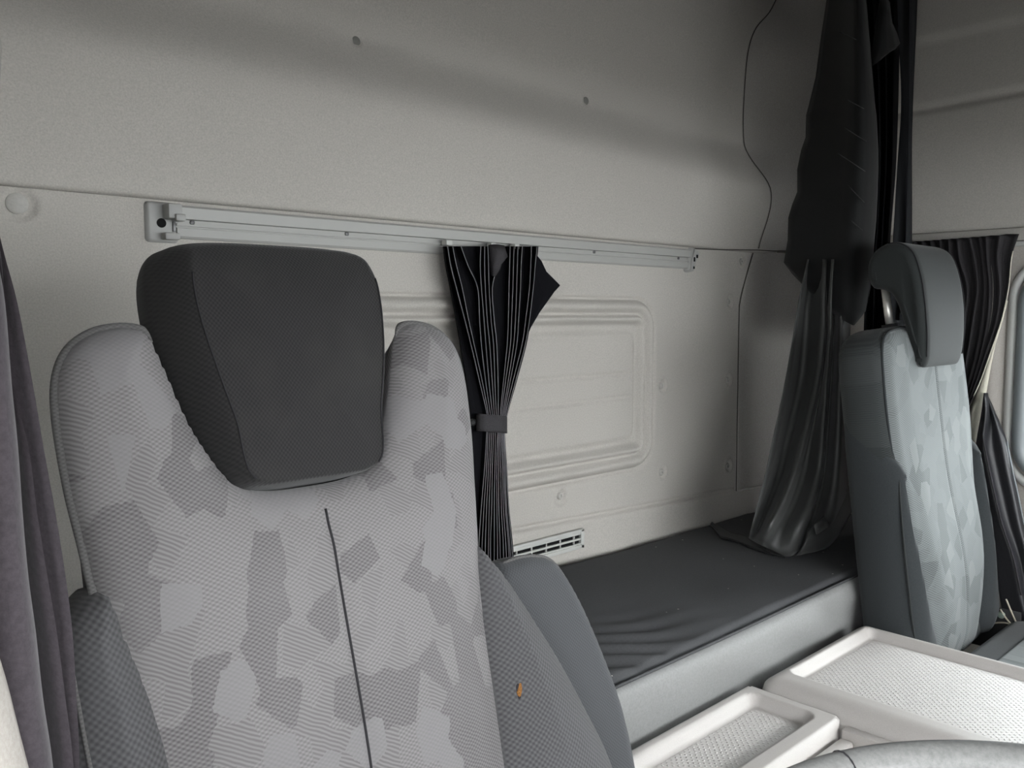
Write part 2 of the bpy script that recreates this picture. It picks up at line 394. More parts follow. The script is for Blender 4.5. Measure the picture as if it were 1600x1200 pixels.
# back wall: lower moulded panel ------------------------------------------------
def grid_wall(name, x0, x1, z0, z1, h, yfun):
    nx = int((x1-x0)/h)+1; nz = int((z1-z0)/h)+1
    gx, gz = np.meshgrid(np.linspace(x0, x1, nx), np.linspace(z0, z1, nz), indexing='ij')
    y = yfun(gx, gz); V = np.stack([gx.ravel(), y.ravel(), gz.ravel()], 1)
    idx = np.arange(nx*nz).reshape(nx, nz)
    Q = np.stack([idx[:-1,:-1].ravel(), idx[1:,:-1].ravel(), idx[1:,1:].ravel(), idx[:-1,1:].ravel()], 1)
    me = bpy.data.meshes.new(name); me.from_pydata(V.tolist(), [], Q.tolist()); me.update(); return me
PX0, PZ0, PX1, PZ1, PR = .76, .893, 1.852, 1.336, .075
def lower_y(x, z):
    s = sd_rr(x, z, PX0, PZ0, PX1, PZ1, PR)          # inside positive
    y = np.zeros_like(x)
    y += .012*gauss(s-.001, .0042)                        # thin gap around the hatch
    y -= .010*gauss(s-.020, .010)                         # rolled bead
    y += .008*gauss(s-.038, .006)
    y -= .007*gauss(s-.050, .006)
    y += .014*sstep(s, .055, .070)                        # sunk field
    s2 = sd_rr(x, z, PX0+.085, PZ0+.08, PX1-.075, PZ1-.085, .03)
    y -= .008*sstep(s2, -.008, .010)                      # raised inner field
    inner = sstep(s2, 0, .02)
    for zz in (1.144, 1.081):
        y += inner*.006*gauss(z-zz-(.004*(x-1.5) if zz < 1.1 else 0), .0045)
    y += inner*.003*sstep(z, 1.081, 1.085)
    # horizontal break above the mattress
    zl = .803-.036*np.clip((x-1.32)/.94, 0, 1)
    y -= .007*sstep(-(z-zl), -.004, .004)
    y += .008*gauss(z-zl-.004, .005)
    y += .0015*vnoise(x, z, 9, 3)
    for cx, cz in ((1.889,1.104), (1.895,.868), (1.494,.862), (2.208,1.332), (2.210,1.103), (2.220,.846), (2.272,1.452)):
        d = np.hypot(x-cx, z-cz); y += .007*(1-sstep(d, .011, .017))-.003*gauss(d-.019, .004)
    d = np.hypot(x-.356, z-1.455); y += .006*(1-sstep(d, .016, .027))
    return y
wb = empty('wall_back', (0,0,0)); tag(wb, kind='structure')
lo_o = link('lower_panel', grid_wall('lower_panel', .02, 2.45, .40, 1.50, .0042, lower_y), M['felt'], wb)
# upper roof panel: leans out to a soft fold, then falls back
def upper_y(x, z):
    fade = 1-.5*sstep(-x, -.45, -.1)
    zc = 1.69+.012*np.sin(x*2.0)
    y = -.012-.028*sstep(z, 1.475, zc-.02)
    y = y+fade*.062*sstep(z, zc-.02, zc+.13)
    y = y-.035*sstep(z, zc+.10, 2.45)
    y = y+.006*gauss(z-1.478, .006)
    y += .0015*vnoise(x, z, 7, 5)
    for cx, cz in ((.945,1.812), (1.60,1.81)):
        d = np.hypot(x-cx, z-cz); y += .008*(1-sstep(d, .007, .011))
    return y
seam_line = lambda x: 1.479+.010*sstep(x, 2.0, 2.4)+.004*sstep(-x, -.5, -.2)
up_me = grid_wall('upper_panel', .02, 2.45, 1.479, 2.44, .0075, upper_y)
up_o = link('upper_panel', up_me, M['felt'], wb); solidify(up_o, .006, -1)
for cx, cz, yb in ((.945,1.812,.006), (1.60,1.81,.006)):
    o = link('snap_plug', lathe('snap_plug', [(.0095,0),(.0095,.003),(.0075,.0045),(.0001,.005)], 18, 'y'), M['plug'], wb, (cx, upper_y(np.array([cx]), np.array([cz]))[0]-.002, cz))
for cx, cz in ((1.889,1.104), (1.895,.868), (1.494,.862), (2.208,1.332), (2.210,1.103), (2.220,.846), (2.272,1.452)):
    y0 = float(lower_y(np.array([cx]), np.array([cz]))[0])
    o = link('trim_screw', lathe('trim_screw', [(.0090,-.001),(.0090,.004),(.0070,.0065),(.004,.0065),(.003,.003),(.0001,.003)], 20, 'y'), M['cap'], wb, (cx, y0, cz))
o = link('trim_button', lathe('trim_button', [(.0150,-.002),(.0150,.003),(.012,.0055),(.0001,.0062)], 28, 'y'), M['cap'], wb, (.352, .006, 1.457))
# vent in the lower panel
vx0, vx1, vz0, vz1 = 1.24, 1.556, .728, .776
vent = link('air_vent', boxes('air_vent', [(vx0,-.012,vz1-.008,vx1,.0,vz1),(vx0,-.012,vz0,vx1,.0,vz0+.010),(vx0,-.012,vz0,vx0+.012,0,vz1),(vx1-.012,-.012,vz0,vx1,0,vz1)], .002), M['vent'], wb, (0,-.0085,0))
link('vent_back', boxes('vent_back', [(vx0+.005,-.0035,vz0+.004,vx1-.005,-.002,vz1-.004)]), M['slot'], vent)
for zz in (vz0+.0195, vz0+.0315):
    pass
link('vent_slat', boxes('vent_slat', [(vx0+.01,-.010,vz0+.0215,vx1-.01,-.0045,vz0+.0265)], .0008), M['vent'], vent)
link('vent_slat', boxes('vent_slat', [(vx0+.01,-.010,vz0+.0345,vx1-.01,-.0045,vz0+.0405)], .0008), M['vent'], vent)
link('vent_slat', boxes('vent_slat', [(vx0+.01,-.010,vz0+.0095,vx1-.01,-.0045,vz0+.0135)], .0008), M['vent'], vent)
for i in range(6):
    xx = vx0+.04+i*.048
    link('vent_rib', boxes('vent_rib', [(xx,-.0095,vz0+.009,xx+.003,-.0046,vz1-.007)], .0006), M['vent'], vent)

# rounded rear right corner panels ---------------------------------------------
def corner_mesh(name, yfun, z_lo, z_hi, nz, xseam, lift=.006, ext=.36):
    rows = []
    for i in range(nz+1):
        z = z_lo+(z_hi-z_lo)*i/nz; xs = float(np.interp(z, [p[0] for p in xseam], [p[1] for p in xseam]))
        row = []
        y0 = float(yfun(np.array([xs]), np.array([z]))[0]) if yfun else 0.0
        # rolled seam edge
        for k in range(5):
            a = pi/2*k/4; row.append((xs-.004+.008*(1-cos(a)), y0+.004-(lift+.004)*sin(a), z))
        xa = 2.33 if xs < 2.30 else xs+.03
        R = XR-xa
        for k in range(1, 4): row.append((xs+.006+(xa-xs-.006)*k/4, y0-lift, z))
        for k in range(0, 13):
            a = pi/2*k/12; row.append((xa+R*sin(a), y0-lift-R*(1-cos(a)), z))
        for k in range(1, 5): row.append((XR, y0-lift-R-(ext-R)*k/4, z))
        rows.append(row)
    return fix_normals(surf(name, rows))
cs = lambda pts: [tuple(p) for p in catmull(pts, 8)]
low_seam = sorted(cs([(.40,2.266),(.70,2.265),(1.0,2.262),(1.28,2.260),(1.34,2.266),(1.42,2.300),(1.486,2.333)]))
up_seam = sorted(cs([(1.494,2.336),(1.587,2.356),(1.66,2.352),(1.75,2.312),(1.842,2.292),(1.95,2.286),(2.06,2.289),(2.13,2.318),(2.19,2.384),(2.24,2.42)]))
cr = empty('wall_rear_corner', (2.4,-.2,0)); tag(cr, kind='structure'); cr.location = (0,0,0)
link('lower_corner_panel', corner_mesh('lower_corner_panel', None, .40, 1.484, 40, low_seam, .005), M['felt_dark'], cr)
link('upper_corner_panel', corner_mesh('upper_corner_panel', upper_y, 1.492, 2.44, 50, up_seam, .003), M['felt_dark'], cr)
link('corner_ledge', tube('corner_ledge', [(2.268,-.006,.765),(2.33,-.008,.765),(2.42,-.027,.766),(2.48,-.09,.766),(2.53,-.17,.766),(2.548,-.28,.766)], .0035, 6), M['felt_dark'], cr)
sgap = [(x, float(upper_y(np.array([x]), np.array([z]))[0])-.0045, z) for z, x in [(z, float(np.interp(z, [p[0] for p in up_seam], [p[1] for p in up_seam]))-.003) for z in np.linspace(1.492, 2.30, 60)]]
link('gap_shadow_line', tube('gap_shadow_line', sgap, .0014, 6), M['gap'], cr)  # dark tubes laid on the seams stand in for the shadow of the gap
link('gap_shadow_line', tube('gap_shadow_line', [(float(np.interp(z, [p[0] for p in low_seam], [p[1] for p in low_seam]))-.003, -.0025, z) for z in np.linspace(.68, 1.486, 50)], .0016, 6), M['gap'], cr)
link('gap_shadow_line', tube('gap_shadow_line', [(2.02,-.006,1.4765),(2.15,-.008,1.480),(2.33,-.012,1.488),(2.40,-.028,1.488),(2.46,-.075,1.488),(2.50,-.13,1.488)], .0015, 6), M['gap'], cr)
# rear left corner
cl = empty('wall_rear_corner_left', (0,0,0)); tag(cl, kind='structure')
me = corner_mesh('left_corner_panel', None, .40, 2.44, 60, sorted([(.40,2.32),(1.48,2.315),(1.52,2.305),(1.58,2.295),(1.66,2.288),(1.74,2.295),(1.85,2.31),(2.44,2.31)]), .045)
for v in me.vertices: v.co.x = XL+XR-v.co.x
fix_normals(me); link('corner_panel', me, M['felt_dark'], cl)

# right side wall ----------------------------------------------------------------
wr = empty('wall_right', (0,0,0)); tag(wr, kind='structure')
def side_x(y, z):
    x = np.full_like(y, XR-.012)
    x += .010*gauss(z-1.868-.02*(-.38-y), .010)      # groove
    x -= .010*sstep(z, 2.04, 2.07)
    x += .012*gauss(z-1.52, .004)
    return x
gy, gz = np.meshgrid(np.linspace(-2.35, -.30, 90), np.linspace(1.524, 2.44, 130), indexing='ij')
V = np.stack([side_x(gy, gz).ravel(), gy.ravel(), gz.ravel()], 1); idx = np.arange(90*130).reshape(90,130)
Q = np.stack([idx[:-1,:-1].ravel(), idx[:-1,1:].ravel(), idx[1:,1:].ravel(), idx[1:,:-1].ravel()], 1)
link('upper_side_panel', fix_normals(mesh('upper_side_panel', V, Q)), M['felt'], wr)
link('side_trim_strip', boxes('side_trim_strip', [(XR-.026,-2.35,1.488,XR+.02,-.33,1.522)], .004), M['felt'], wr)
WY0, WY1, WZ0, WZ1 = -1.55, -.692, .88, 1.40
link('lower_side_panel', boxes('lower_side_panel', [(XR-.004,-2.4,0,XR+.05,.06,WZ0),(XR-.004,-2.4,WZ1,XR+.05,.06,1.50),(XR-.004,WY1,WZ0,XR+.05,.06,WZ1),(XR-.004,-2.4,WZ0,XR+.05,WY0,WZ1)]), M['pillar'], wr)
link('upper_outer_skin', boxes('upper_outer_skin', [(XR+.012,-2.4,1.50,XR+.05,.06,2.46)]), M['felt'], wr)
# pillar trim ridge behind the door window
rows = []
for i in range(20):
    z = .55+.90*i/19; r = []
    for k in range(13):
        t = k/12; r.append((XR-.002-.028*sin(pi*min(1, t*1.02))**.6 if 0 < t < 1 else XR+.002, -.575-.062*t, z))
    rows.append(r)
link('pillar_ridge', fix_normals(surf('pillar_ridge', rows)), M['pillar'], wr)
# door window
win = empty('window_1', (XR,-1.1,1.2)); tag(win, kind='structure'); win.location = (0,0,0)
rr = [(y, z) for y, z in rrect(WY0, WZ0, WY1, WZ1, .075, 8)]
link('window_rubber', tube('window_rubber', [(XR-.010, y, z) for y, z in rrect(WY0-.012, WZ0-.012, WY1+.012, WZ1+.012, .085, 8)], .018, 10, True), M['rubber'], win)
link('window_frame', tube('window_frame', [(XR-.004, y, z) for y, z in rrect(WY0-.042, WZ0-.042, WY1+.042, WZ1+.042, .10, 8)], .012, 10, True), M['frame'], win)
gm, gnt, gb = newmat('window_glass', .05, .5)
tr = N(gnt, 'ShaderNodeBsdfTransparent'); gl = N(gnt, 'ShaderNodeBsdfGlossy', ins={'Roughness': .02}); mx = N(gnt, 'ShaderNodeMixShader'); fr = N(gnt, 'ShaderNodeFresnel', ins={'IOR': 1.3})
tr.inputs[0].default_value = (.93,.95,.95,1)
gnt.links.new(fr.outputs[0], mx.inputs[0]); gnt.links.new(tr.outputs[0], mx.inputs[1]); gnt.links.new(gl.outputs[0], mx.inputs[2]); gnt.links.new(mx.outputs[0], gnt.nodes['Material Output'].inputs[0])
link('window_pane', boxes('window_pane', [(XR+.018,WY0,WZ0,XR+.022,WY1,WZ1)]), gm, win)
# left side: unseen wall and closed door, opening cut down to hold back daylight
wl = empty('wall_left', (0,0,0)); tag(wl, kind='structure')
link('side_wall', boxes('side_wall', [(XL-.05,-.90,0,XL,.06,1.9),(XL-.05,-2.4,1.43,XL,.06,2.46),(XL-.05,-2.4,0,XL,-.85,.97),(XL-.05,-2.4,0,XL,-1.62,1.75),(XL-.05,-1.04,0,XL,-.85,1.75)]), M['felt_dark'], wl)
wf = empty('wall_front', (0,0,0)); tag(wf, kind='structure')
link('dash_wall', boxes('dash_wall', [(XL-.05,-2.45,0,XR+.05,-2.4,.98),(XL-.05,-2.4,0,XR+.05,-1.95,.93),(XL-.05,-2.45,1.52,XR+.05,-2.4,2.46)], .01), M['black'], wf)  # unseen dash and header; header set low to cut light reaching the upper cab
wbk = link('wall_back_outer', boxes('wall_back_outer', [(XL-.05,.045,0,XR+.05,.10,2.46)]), M['felt'], wb)
wbk.name = 'outer_skin'

# ------------------------------------------------------------------ bunk
bunk = empty('sleeper_bunk', (1.3,-.27,0), label='sleeper bunk with black cloth mattress and pale grey vinyl front along the rear wall', cat='bunk')
bl = Vector(bunk.location)
def mat_extra(u, w, s):
    # wrinkles near the driver's end, slight rise behind the driver's seat
    e = .016*(1-sstep(u, 1.1, 1.9))*sstep(w, -.35, -.05)
    k = np.exp(-(((u-1.12)/.20)**2+((w+.44)/.10)**2))
    e += k*.006*np.sin((u*.5+w)*95+2*np.sin(u*16))
    e += .0025*vnoise(u, w, 22, 8)
    e -= .010*(1-sstep(s, 0, .03))
    return e
mt = pillow('mattress', [(.36,-.050),(.24,-.09),(.16,-.17),(.115,-.28),(.110,-.50),(.12,-.538),(2.50,-.538),(2.52,-.51),(2.525,-.33),(2.50,-.20),(2.43,-.09),(2.33,-.035),(2.27,-.014)], .030, .028, .06, .009, extra=mat_extra, smooth_n=0)
link('mattress', mt, M['mattress'], bunk, (-bl.x, -bl.y, .673), (-pi/2, 0, 0))
rows = []
prof = [(-.528,.694),(-.541,.690),(-.549,.678),(-.552,.655),(-.550,.63),(-.546,.60),(-.540,.56),(-.532,.50),(-.525,.38),(-.525,.02)]
for i in range(161):
    x = .125+2.395*i/160; r = []
    for k, (y, z) in enumerate(prof):
        d = .006*sin(x*7+z*20)*(.3 if k < 2 else 1)+.004*sin(x*23+z*45)*(0 if k < 3 else 1)*exp(-((x-1.75)/.35)**2)*1.5
        r.append((x-bl.x, y+d*.6-bl.y, z))
    rows.append([tuple(q) for q in catmull(r, 3)])
link('front_panel', fix_normals(surf('front_panel', rows)), M['fascia'], bunk)
link('front_seam', tube('front_seam', [(x-bl.x, -.536-bl.y+.0036*sin(x*7+13.8)*.3, .6965) for x in np.linspace(.13, 2.51, 90)], .0028, 6), M['mattress'], bunk)
link('bunk_base', boxes('bunk_base', [(.2-bl.x,-.50-bl.y,0,2.45-bl.x,-.30-bl.y,.64)], .01), M['black'], bunk)

# ------------------------------------------------------------------ console trays between the seats
def tray(name, x0, y0, x1, y1, top, rec, depth, edge_r, label, cat, low, corner=.030):
    """rec: recess rectangle (x0,y0,x1,y1)"""
    t = empty(name, ((x0+x1)/2, (y0+y1)/2, 0), label=label, cat=cat)
    L = t.location
    def ex(u, w, s):
        q = sd_rr(u, w, *rec, .024)
        return -depth*sstep(q, -.003, .016)
    me = pillow(name+'_shell', rrect(x0, y0, x1, y1, corner, 8), edge_r, edge_r*1.25, top-low-edge_r, .005, extra=ex, smooth_n=0, back=False)
    link('tray_shell', me, M['tray'], t, (-L.x, -L.y, top-edge_r), (-pi/2, 0, 0))
    ins = .020
    fl = pillow(name+'_floor', rrect(rec[0]+ins, rec[1]+ins, rec[2]-ins, rec[3]-ins, .018, 6), .0018, .003, .001, .008, smooth_n=0, back=False, backr=.0004)
    link('tray_floor', fl, M['pips'], t, (-L.x, -L.y, top-depth+.0002), (-pi/2, 0, 0))
    return t
smt = tray('storage_tray', 1.0, -.748, 1.408, -.566, .605, (1.016,-.716,1.384,-.586), .020, .006, 'small dimpled console tray with an open well, beside the driver seat armrest', 'tray', .53, .012)
bigt = tray('console_table', 1.414, -1.35, 1.848, -.578, .622, (1.474,-1.30,1.824,-.606), .022, .030, 'large pale grey dimpled console table beside the passenger seat', 'tray', .50)
sx_, sy_ = smt.location.x, smt.location.y
def cb(l): return [(a-sx_, b-sy_, c, d-sx_, e-sy_, f) for a, b, c, d, e, f in l]
link('console_body', boxes('console_body', cb([(1.0,-.742,.30,1.40,-.572,.528),(1.0,-1.30,.30,1.40,-.752,.566),(1.02,-1.28,0,1.38,-.58,.30)]), .004), M['tray'], smt)
link('well_ledge', boxes('well_ledge', cb([(1.0,-.782,.502,1.384,-.757,.580)]), .006), M['tray'], smt)
link('well_rim', boxes('well_rim', cb([(1.388,-.884,.502,1.410,-.756,.592),(1.0,-1.30,.502,1.410,-.880,.592)]), .004), M['tray'], smt)
bx_, by_ = bigt.location.x, bigt.location.y
link('table_body', boxes('table_body', [(1.45-bx_,-1.33-by_,0,1.83-bx_,-.60-by_,.498)], .004), M['tray'], bigt)

# ------------------------------------------------------------------ driver seat
D0 = np.array([.45, -.60, 1.20]); DREC = radians(13)
seat = empty('truck_seat', (.45,-.72,0), label='grey patterned driver seat with dark inset headrest and a small burn hole', cat='seat')
SL = Vector(seat.location)
def spart(name, me, mat, parent=seat, n=0.0):
    """n: offset along the backrest's front normal"""
    p = D0 + np.array([0, -cos(DREC), sin(DREC)])*n
    if parent is seat: return link(name, me, mat, parent, (p[0]-SL.x, p[1]-SL.y, p[2]), (-DREC, 0, 0))
    return link(name, me, mat, parent)
half = [(.000,-.080),(.045,-.078),(.076,-.068),(.097,-.040),(.112,-.010),(.123,.022),(.133,.056),(.141,.078),(.150,.087),(.170,.089),(.192,.084),(.212,.070),(.224,.046),(.228,.010),(.225,-.05),(.219,-.10),(.213,-.15),(.208,-.20),(.204,-.26),(.202,-.36),(.202,-.46),(.202,-.54),(.15,-.56),(.0,-.562)]
outl = half + [(-x, z) for x, z in half[::-1] if x > 0]
def seat_ex(u, w, s):
    e = .012*sstep(s, .0, .07)
    e -= .0035*gauss(u-.002, .008)*(1-sstep(w, -.125, -.10))            # centre seam tuck
    e -= .012*(gauss(np.abs(u)-.16, .05))*(1-sstep(w, -.25, -.1))*.6
    e += .014*gauss(w+.36, .16)*(1-(u/.22)**2)
    return e
bk = spart('backrest', pillow('backrest', outl, .026, .030, .085, .0044, extra=seat_ex, taper=.032), M['seat'])
def seat_front(u, w):
    uu, ww = np.array([u]), np.array([w]); s, _ = sdist(np.array([[u, w]]), np.array(catmull(outl, 8, True))); s = np.maximum(s, 0)
    t = np.clip(s/.030, 0, 1); return float((.026*(1-(1-t)**2)**.5+seat_ex(uu, ww, s))[0])
link('centre_seam', tube('centre_seam', [(.002, -seat_front(.002, w)-.0006, w) for w in np.linspace(-.105, -.55, 60)], .0013, 6), M['seam'], bk)
# piping round the outer edge
pp = [(x, z) for x, z in half if x > .14]
for sgn in (-1, 1):
    c = catmull([(sgn*x*.997, -.003, z) for x, z in [(.1385,.074),(.144,.083),(.152,.0875),(.170,.0885),(.192,.0835),(.212,.0695),(.224,.046),(.228,.010),(.225,-.05),(.219,-.10),(.213,-.15),(.206,-.20),(.198,-.26)]], 5)
    m_ = len(c); link('edge_piping', tube('edge_piping', c, [.0042*min(1, .15+i/8, .15+(m_-1-i)/8) for i in range(m_)], 8), M['piping'], bk)
    rows = []
# side gusset behind the piping
# headrest
hh = [(0,-.0795),(.045,-.079),(.075,-.073),(.091,-.052),(.103,-.018),(.114,.025),(.122,.065),(.127,.105),(.126,.140),(.116,.166),(.097,.179),(.06,.184),(0,.185)]
hout = hh + [(-x, z) for x, z in hh[::-1] if x > 0]
def hr_r(u, w): return .007+.017*sstep(w, -.085, .0)-.010*sstep(w, .14, .18)
def h_ex(u, w, s):
    e = .006*sstep(s, .02, .09)
    t = np.clip((w-.122)/.0635, 0, .99); e -= .046*(1-np.sqrt(1-t*t))+.006*sstep(w, .03, .15)
    return e
hd = spart('headrest', pillow('headrest', hout, .058, hr_r, .050, .0042, p=1.45, q=1.45, extra=h_ex), M['dark'], n=-.022)
hp = np.array(catmull(hout, 8, True))
def hfront(u, w):
    s, _ = sdist(np.array([[u, w]]), hp); s = np.maximum(s, 0); t = np.clip(s/hr_r(u, w), 0, 1)
    return float((.058*(1-(1-t)**1.45)**(1/1.45)+h_ex(np.array([u]), np.array([w]), s))[0])
for sg in (-1, 1):
    P = []
    for w in np.linspace(-.066, .135, 40):
        a, b = .0, .14                       # inset line 23.5 mm inside the outline
        for _ in range(24):
            mdl = (a+b)/2; s, _n = sdist(np.array([[mdl, w]]), hp)
            if s[0] > hr_r(mdl, w)*.97: a = mdl
            else: b = mdl
        if a > .02: P.append((sg*a, -hfront(sg*a, w)-.0004, w))
    link('headrest_seam', tube('headrest_seam', P, .0009, 6), M['seam'], hd)
# right bolster (towards the console) with burn hole
bR = [(.196,-.175),(.215,-.190),(.240,-.225),(.272,-.280),(.302,-.335),(.332,-.400),(.358,-.463),(.372,-.53),(.372,-.62),(.28,-.64),(.190,-.62),(.183,-.52),(.182,-.42),(.183,-.32),(.188,-.235)]
def bol_ex(u, w, s): return .010*sstep(s, .01, .08)
br = spart('side_bolster', pillow('side_bolster', bR, .038, .055, .07, .0055, extra=bol_ex), M['bolster'], n=.006)
bLp = [(-.205,-.140),(-.226,-.150),(-.244,-.170),(-.252,-.22),(-.256,-.30),(-.262,-.40),(-.27,-.52),(-.27,-.62),(-.20,-.64),(-.165,-.62),(-.15,-.52),(-.155,-.40),(-.165,-.30),(-.178,-.235),(-.192,-.185)]
bl_ = spart('side_bolster', pillow('side_bolster', bLp, .036, .05, .07, .0055, extra=bol_ex), M['bolster'], n=.004)
link('bolster_seam', tube('bolster_seam', catmull([(-.243,-.021,-.19),(-.240,-.027,-.26),(-.236,-.032,-.33),(-.236,-.035,-.42),(-.24,-.035,-.55)], 8), .0018, 6), M['piping'], bl_)
def bR_front(u, w):
    s, _ = sdist(np.array([[u, w]]), np.array(catmull(bR, 8, True))); t = np.clip(s/.055, 0, 1)
    return float((.038*(1-(1-t)**2)**.5+bol_ex(0, 0, s))[0])
hu, hw = .212, -.345
hy = -bR_front(hu, hw)
hole = link('burn_hole', pillow('burn_hole', [(.0045*cos(a)*(1+.25*sin(3*a)), .0105*sin(a)) for a in np.linspace(0, 2*pi, 14, endpoint=False)], .0012, .004, .004, .0012), M['seam'], br, (hu, hy+.0015, hw), (0, radians(12), 0)); hole['label'] = 'small burn hole showing brown foam'
link('foam', pillow('foam', [(.0034*cos(a)*(1+.2*sin(2*a)), .0085*sin(a)) for a in np.linspace(0, 2*pi, 12, endpoint=False)], .002, .004, .003, .0012), M['foam'], hole, (-.0005, -.0006, .0005))
link('hair', tube('hair', [(hu-.035+.012*t, -bR_front(hu-.035+.012*t, -.272+.008*sin(t*3))-.0005, -.272+.008*sin(t*3)) for t in np.linspace(0, 1, 8)], .0004, 4), M['lint'], br)
# folded-up armrest behind the bolster
aR = [(.300,-.228),(.335,-.220),(.375,-.222),(.408,-.234),(.430,-.262),(.455,-.315),(.482,-.395),(.500,-.47),(.506,-.56),(.500,-.66),(.44,-.69),(.36,-.66),(.31,-.55),(.285,-.42),(.276,-.30)]
ar = spart('armrest', pillow('armrest', aR, .020, .022, .055, .0055), M['armrest'], n=-.082)
link('armrest_piping', tube('armrest_piping', catmull([(x, -.001, z) for x, z in aR[0:9]], 6), .0030, 6), M['piping'], ar)
# cushion, back shell and pedestal (below the picture)
link('cushion', boxes('cushion', [(-.24,-.46,.44,.24,.02,.585)], .03, 4), M['seat'], seat)
spart('back_shell', pillow('back_shell', [(.0,.03),(.15,.03),(.185,.0),(.19,-.2),(.19,-.5),(.0,-.52),(-.19,-.5),(-.19,-.2),(-.185,.0),(-.15,.03)], .02, .03, .03, .01), M['black'], n=-.088)
link('pedestal', boxes('pedestal', [(-.18,-.36,.0,.18,.10,.10),(-.15,-.32,.10,.15,.06,.44)], .015), M['black'], seat)

# ------------------------------------------------------------------ passenger seat
Q0 = np.array([2.115, -.60, 1.0]); QREC = radians(8)
ps = empty('truck_seat', (2.115,-.72,0), label='passenger seat with blue-grey patterned centre, dark side bolsters and hooked headrest on a steel post', cat='seat')
PL = Vector(ps.location)
def ppart(name, me, mat, parent=ps, n=0.0):
    p = Q0 + np.array([0, -cos(QREC), sin(QREC)])*n
    if parent is ps: return link(name, me, mat, parent, (p[0]-PL.x, p[1]-PL.y, p[2]), (-QREC, 0, 0))
    return link(name, me, mat, parent)
ph = [(0,.272),(.10,.272),(.18,.262),(.222,.235),(.238,.19),(.242,.10),(.242,0),(.242,-.1),(.24,-.25),(.235,-.40),(.21,-.50),(.12,-.52),(0,-.52)]
po = ph + [(-x, z) for x, z in ph[::-1] if x > 0]
ppart('backrest', pillow('backrest', po, .022, .04, .085, .007), M['seat_side'])
pc = [(0,.264),(.13,.264),(.195,.250),(.222,.21),(.230,.10),(.225,0),(.205,-.12),(.19,-.25),(.165,-.36),(.14,-.44),(.10,-.50),(0,-.51)]
pco = pc + [(-x, z) for x, z in pc[::-1] if x > 0]
def pc_ex(u, w, s): return .010*sstep(s, 0, .08)-.004*gauss(u, .004)+.020*gauss(w+.30, .16)*sstep(s, 0, .05)
cp = ppart('centre_panel', pillow('centre_panel', pco, .016, .02, .012, .006, extra=pc_ex), M['seat2'], n=.016)
def pcf(u, w):
    s, _ = sdist(np.array([[u, w]]), np.array(catmull(pco, 8, True))); s = np.maximum(s, 0); t = np.clip(s/.02, 0, 1)
    return float((.016*(1-(1-t)**2)**.5+pc_ex(np.array([u]), np.array([w]), s))[0])
link('centre_seam', tube('centre_seam', [(0, -pcf(0, w)-.0003, w) for w in np.linspace(.25, -.49, 40)], .0012, 6), M['seam'], cp)
link('panel_piping', tube('panel_piping', catmull([(x, .0, z) for x, z in pco], 5, True), .003, 6, True), M['pdark'], cp)
bo = [(.200,-.055),(.215,-.040),(.236,-.045),(.246,-.09),(.249,-.16),(.250,-.28),(.249,-.38),(.245,-.46),(.20,-.50),(.16,-.50),(.140,-.44),(.165,-.36),(.190,-.25),(.208,-.14),(.210,-.085)]
for sg in (1, -1):
    b_ = ppart('side_bolster', pillow('side_bolster', [(sg*x*(1.05 if sg > 0 else 1), z) for x, z in bo][::sg], .036, .04, .095, .006, extra=lambda u, w, s: .012*sstep(s, 0, .05)*gauss(w+.25, .2)), M['pdark'], n=.010)
    for v in b_.data.vertices: v.co.z += max(0, v.co.y+.03)*1.0*float(sstep(np.array([v.co.z]), -.22, -.05)[0])
    link('bolster_piping', tube('bolster_piping', catmull([(sg*x, -.020, z) for x, z in [(.222,-.047),(.236,-.07),(.2415,-.12),(.2445,-.18),(.2455,-.28),(.243,-.38),(.232,-.45)]], 6), .0022, 6), M['phead'], b_)
# hooked headrest: side profile swept over its width
prof = [(.066,.392),(.062,.425),(.044,.450),(.012,.463),(-.018,.457),(-.043,.432),(-.055,.380),(-.058,.320),(-.054,.250),(-.045,.195),(-.032,.172),(-.018,.182),(-.010,.220),(-.004,.270),(.004,.315),(.016,.345),(.034,.358),(.056,.366)]
pr = [tuple(p) for p in catmull(prof, 4, True)]
rows = []
cxm = np.mean([p[0] for p in pr]); czm = np.mean([p[1] for p in pr])
def hx_scale(t): return 1-.0*t
npf = len(pr); hw_ = .128
PA = np.array(pr); nxt = np.roll(PA, -1, 0); prv = np.roll(PA, 1, 0); tg = nxt-prv; nr = np.stack([tg[:,1], -tg[:,0]], 1); nr /= np.linalg.norm(nr, axis=1)[:,None]
if ((PA-np.array([.0,.40]))*nr).sum(1).mean() < 0: nr = -nr
for t in np.concatenate([[-1], -1+np.array([.004,.02,.06,.12]), np.linspace(-.8, .8, 9), 1-np.array([.12,.06,.02,.004]), [1]]):
    e = 1-abs(t); ins = .020*(1-sqrt(max(0, 1-(1-min(1, e/.16))**2)))
    narrow = lambda z: 1-.12*max(0, (.30-z)/.12)
    rows.append([(t*hw_*narrow(z), y, z) for (y, z) in (PA-nr*ins)])
hm = surf('headrest', rows, True)
bmx = bmesh.new(); bmx.from_mesh(hm); bmx.verts.ensure_lookup_table(); n_ = len(pr)
for s0 in (0, (len(rows)-1)*n_):
    bmesh.ops.triangulate(bmx, faces=[bmx.faces.new([bmx.verts[s0+k] for k in range(n_)])])
bmesh.ops.recalc_face_normals(bmx, faces=bmx.faces); bmx.to_mesh(hm); bmx.free()
phd = ppart('headrest', hm, M['phead'], n=.022)
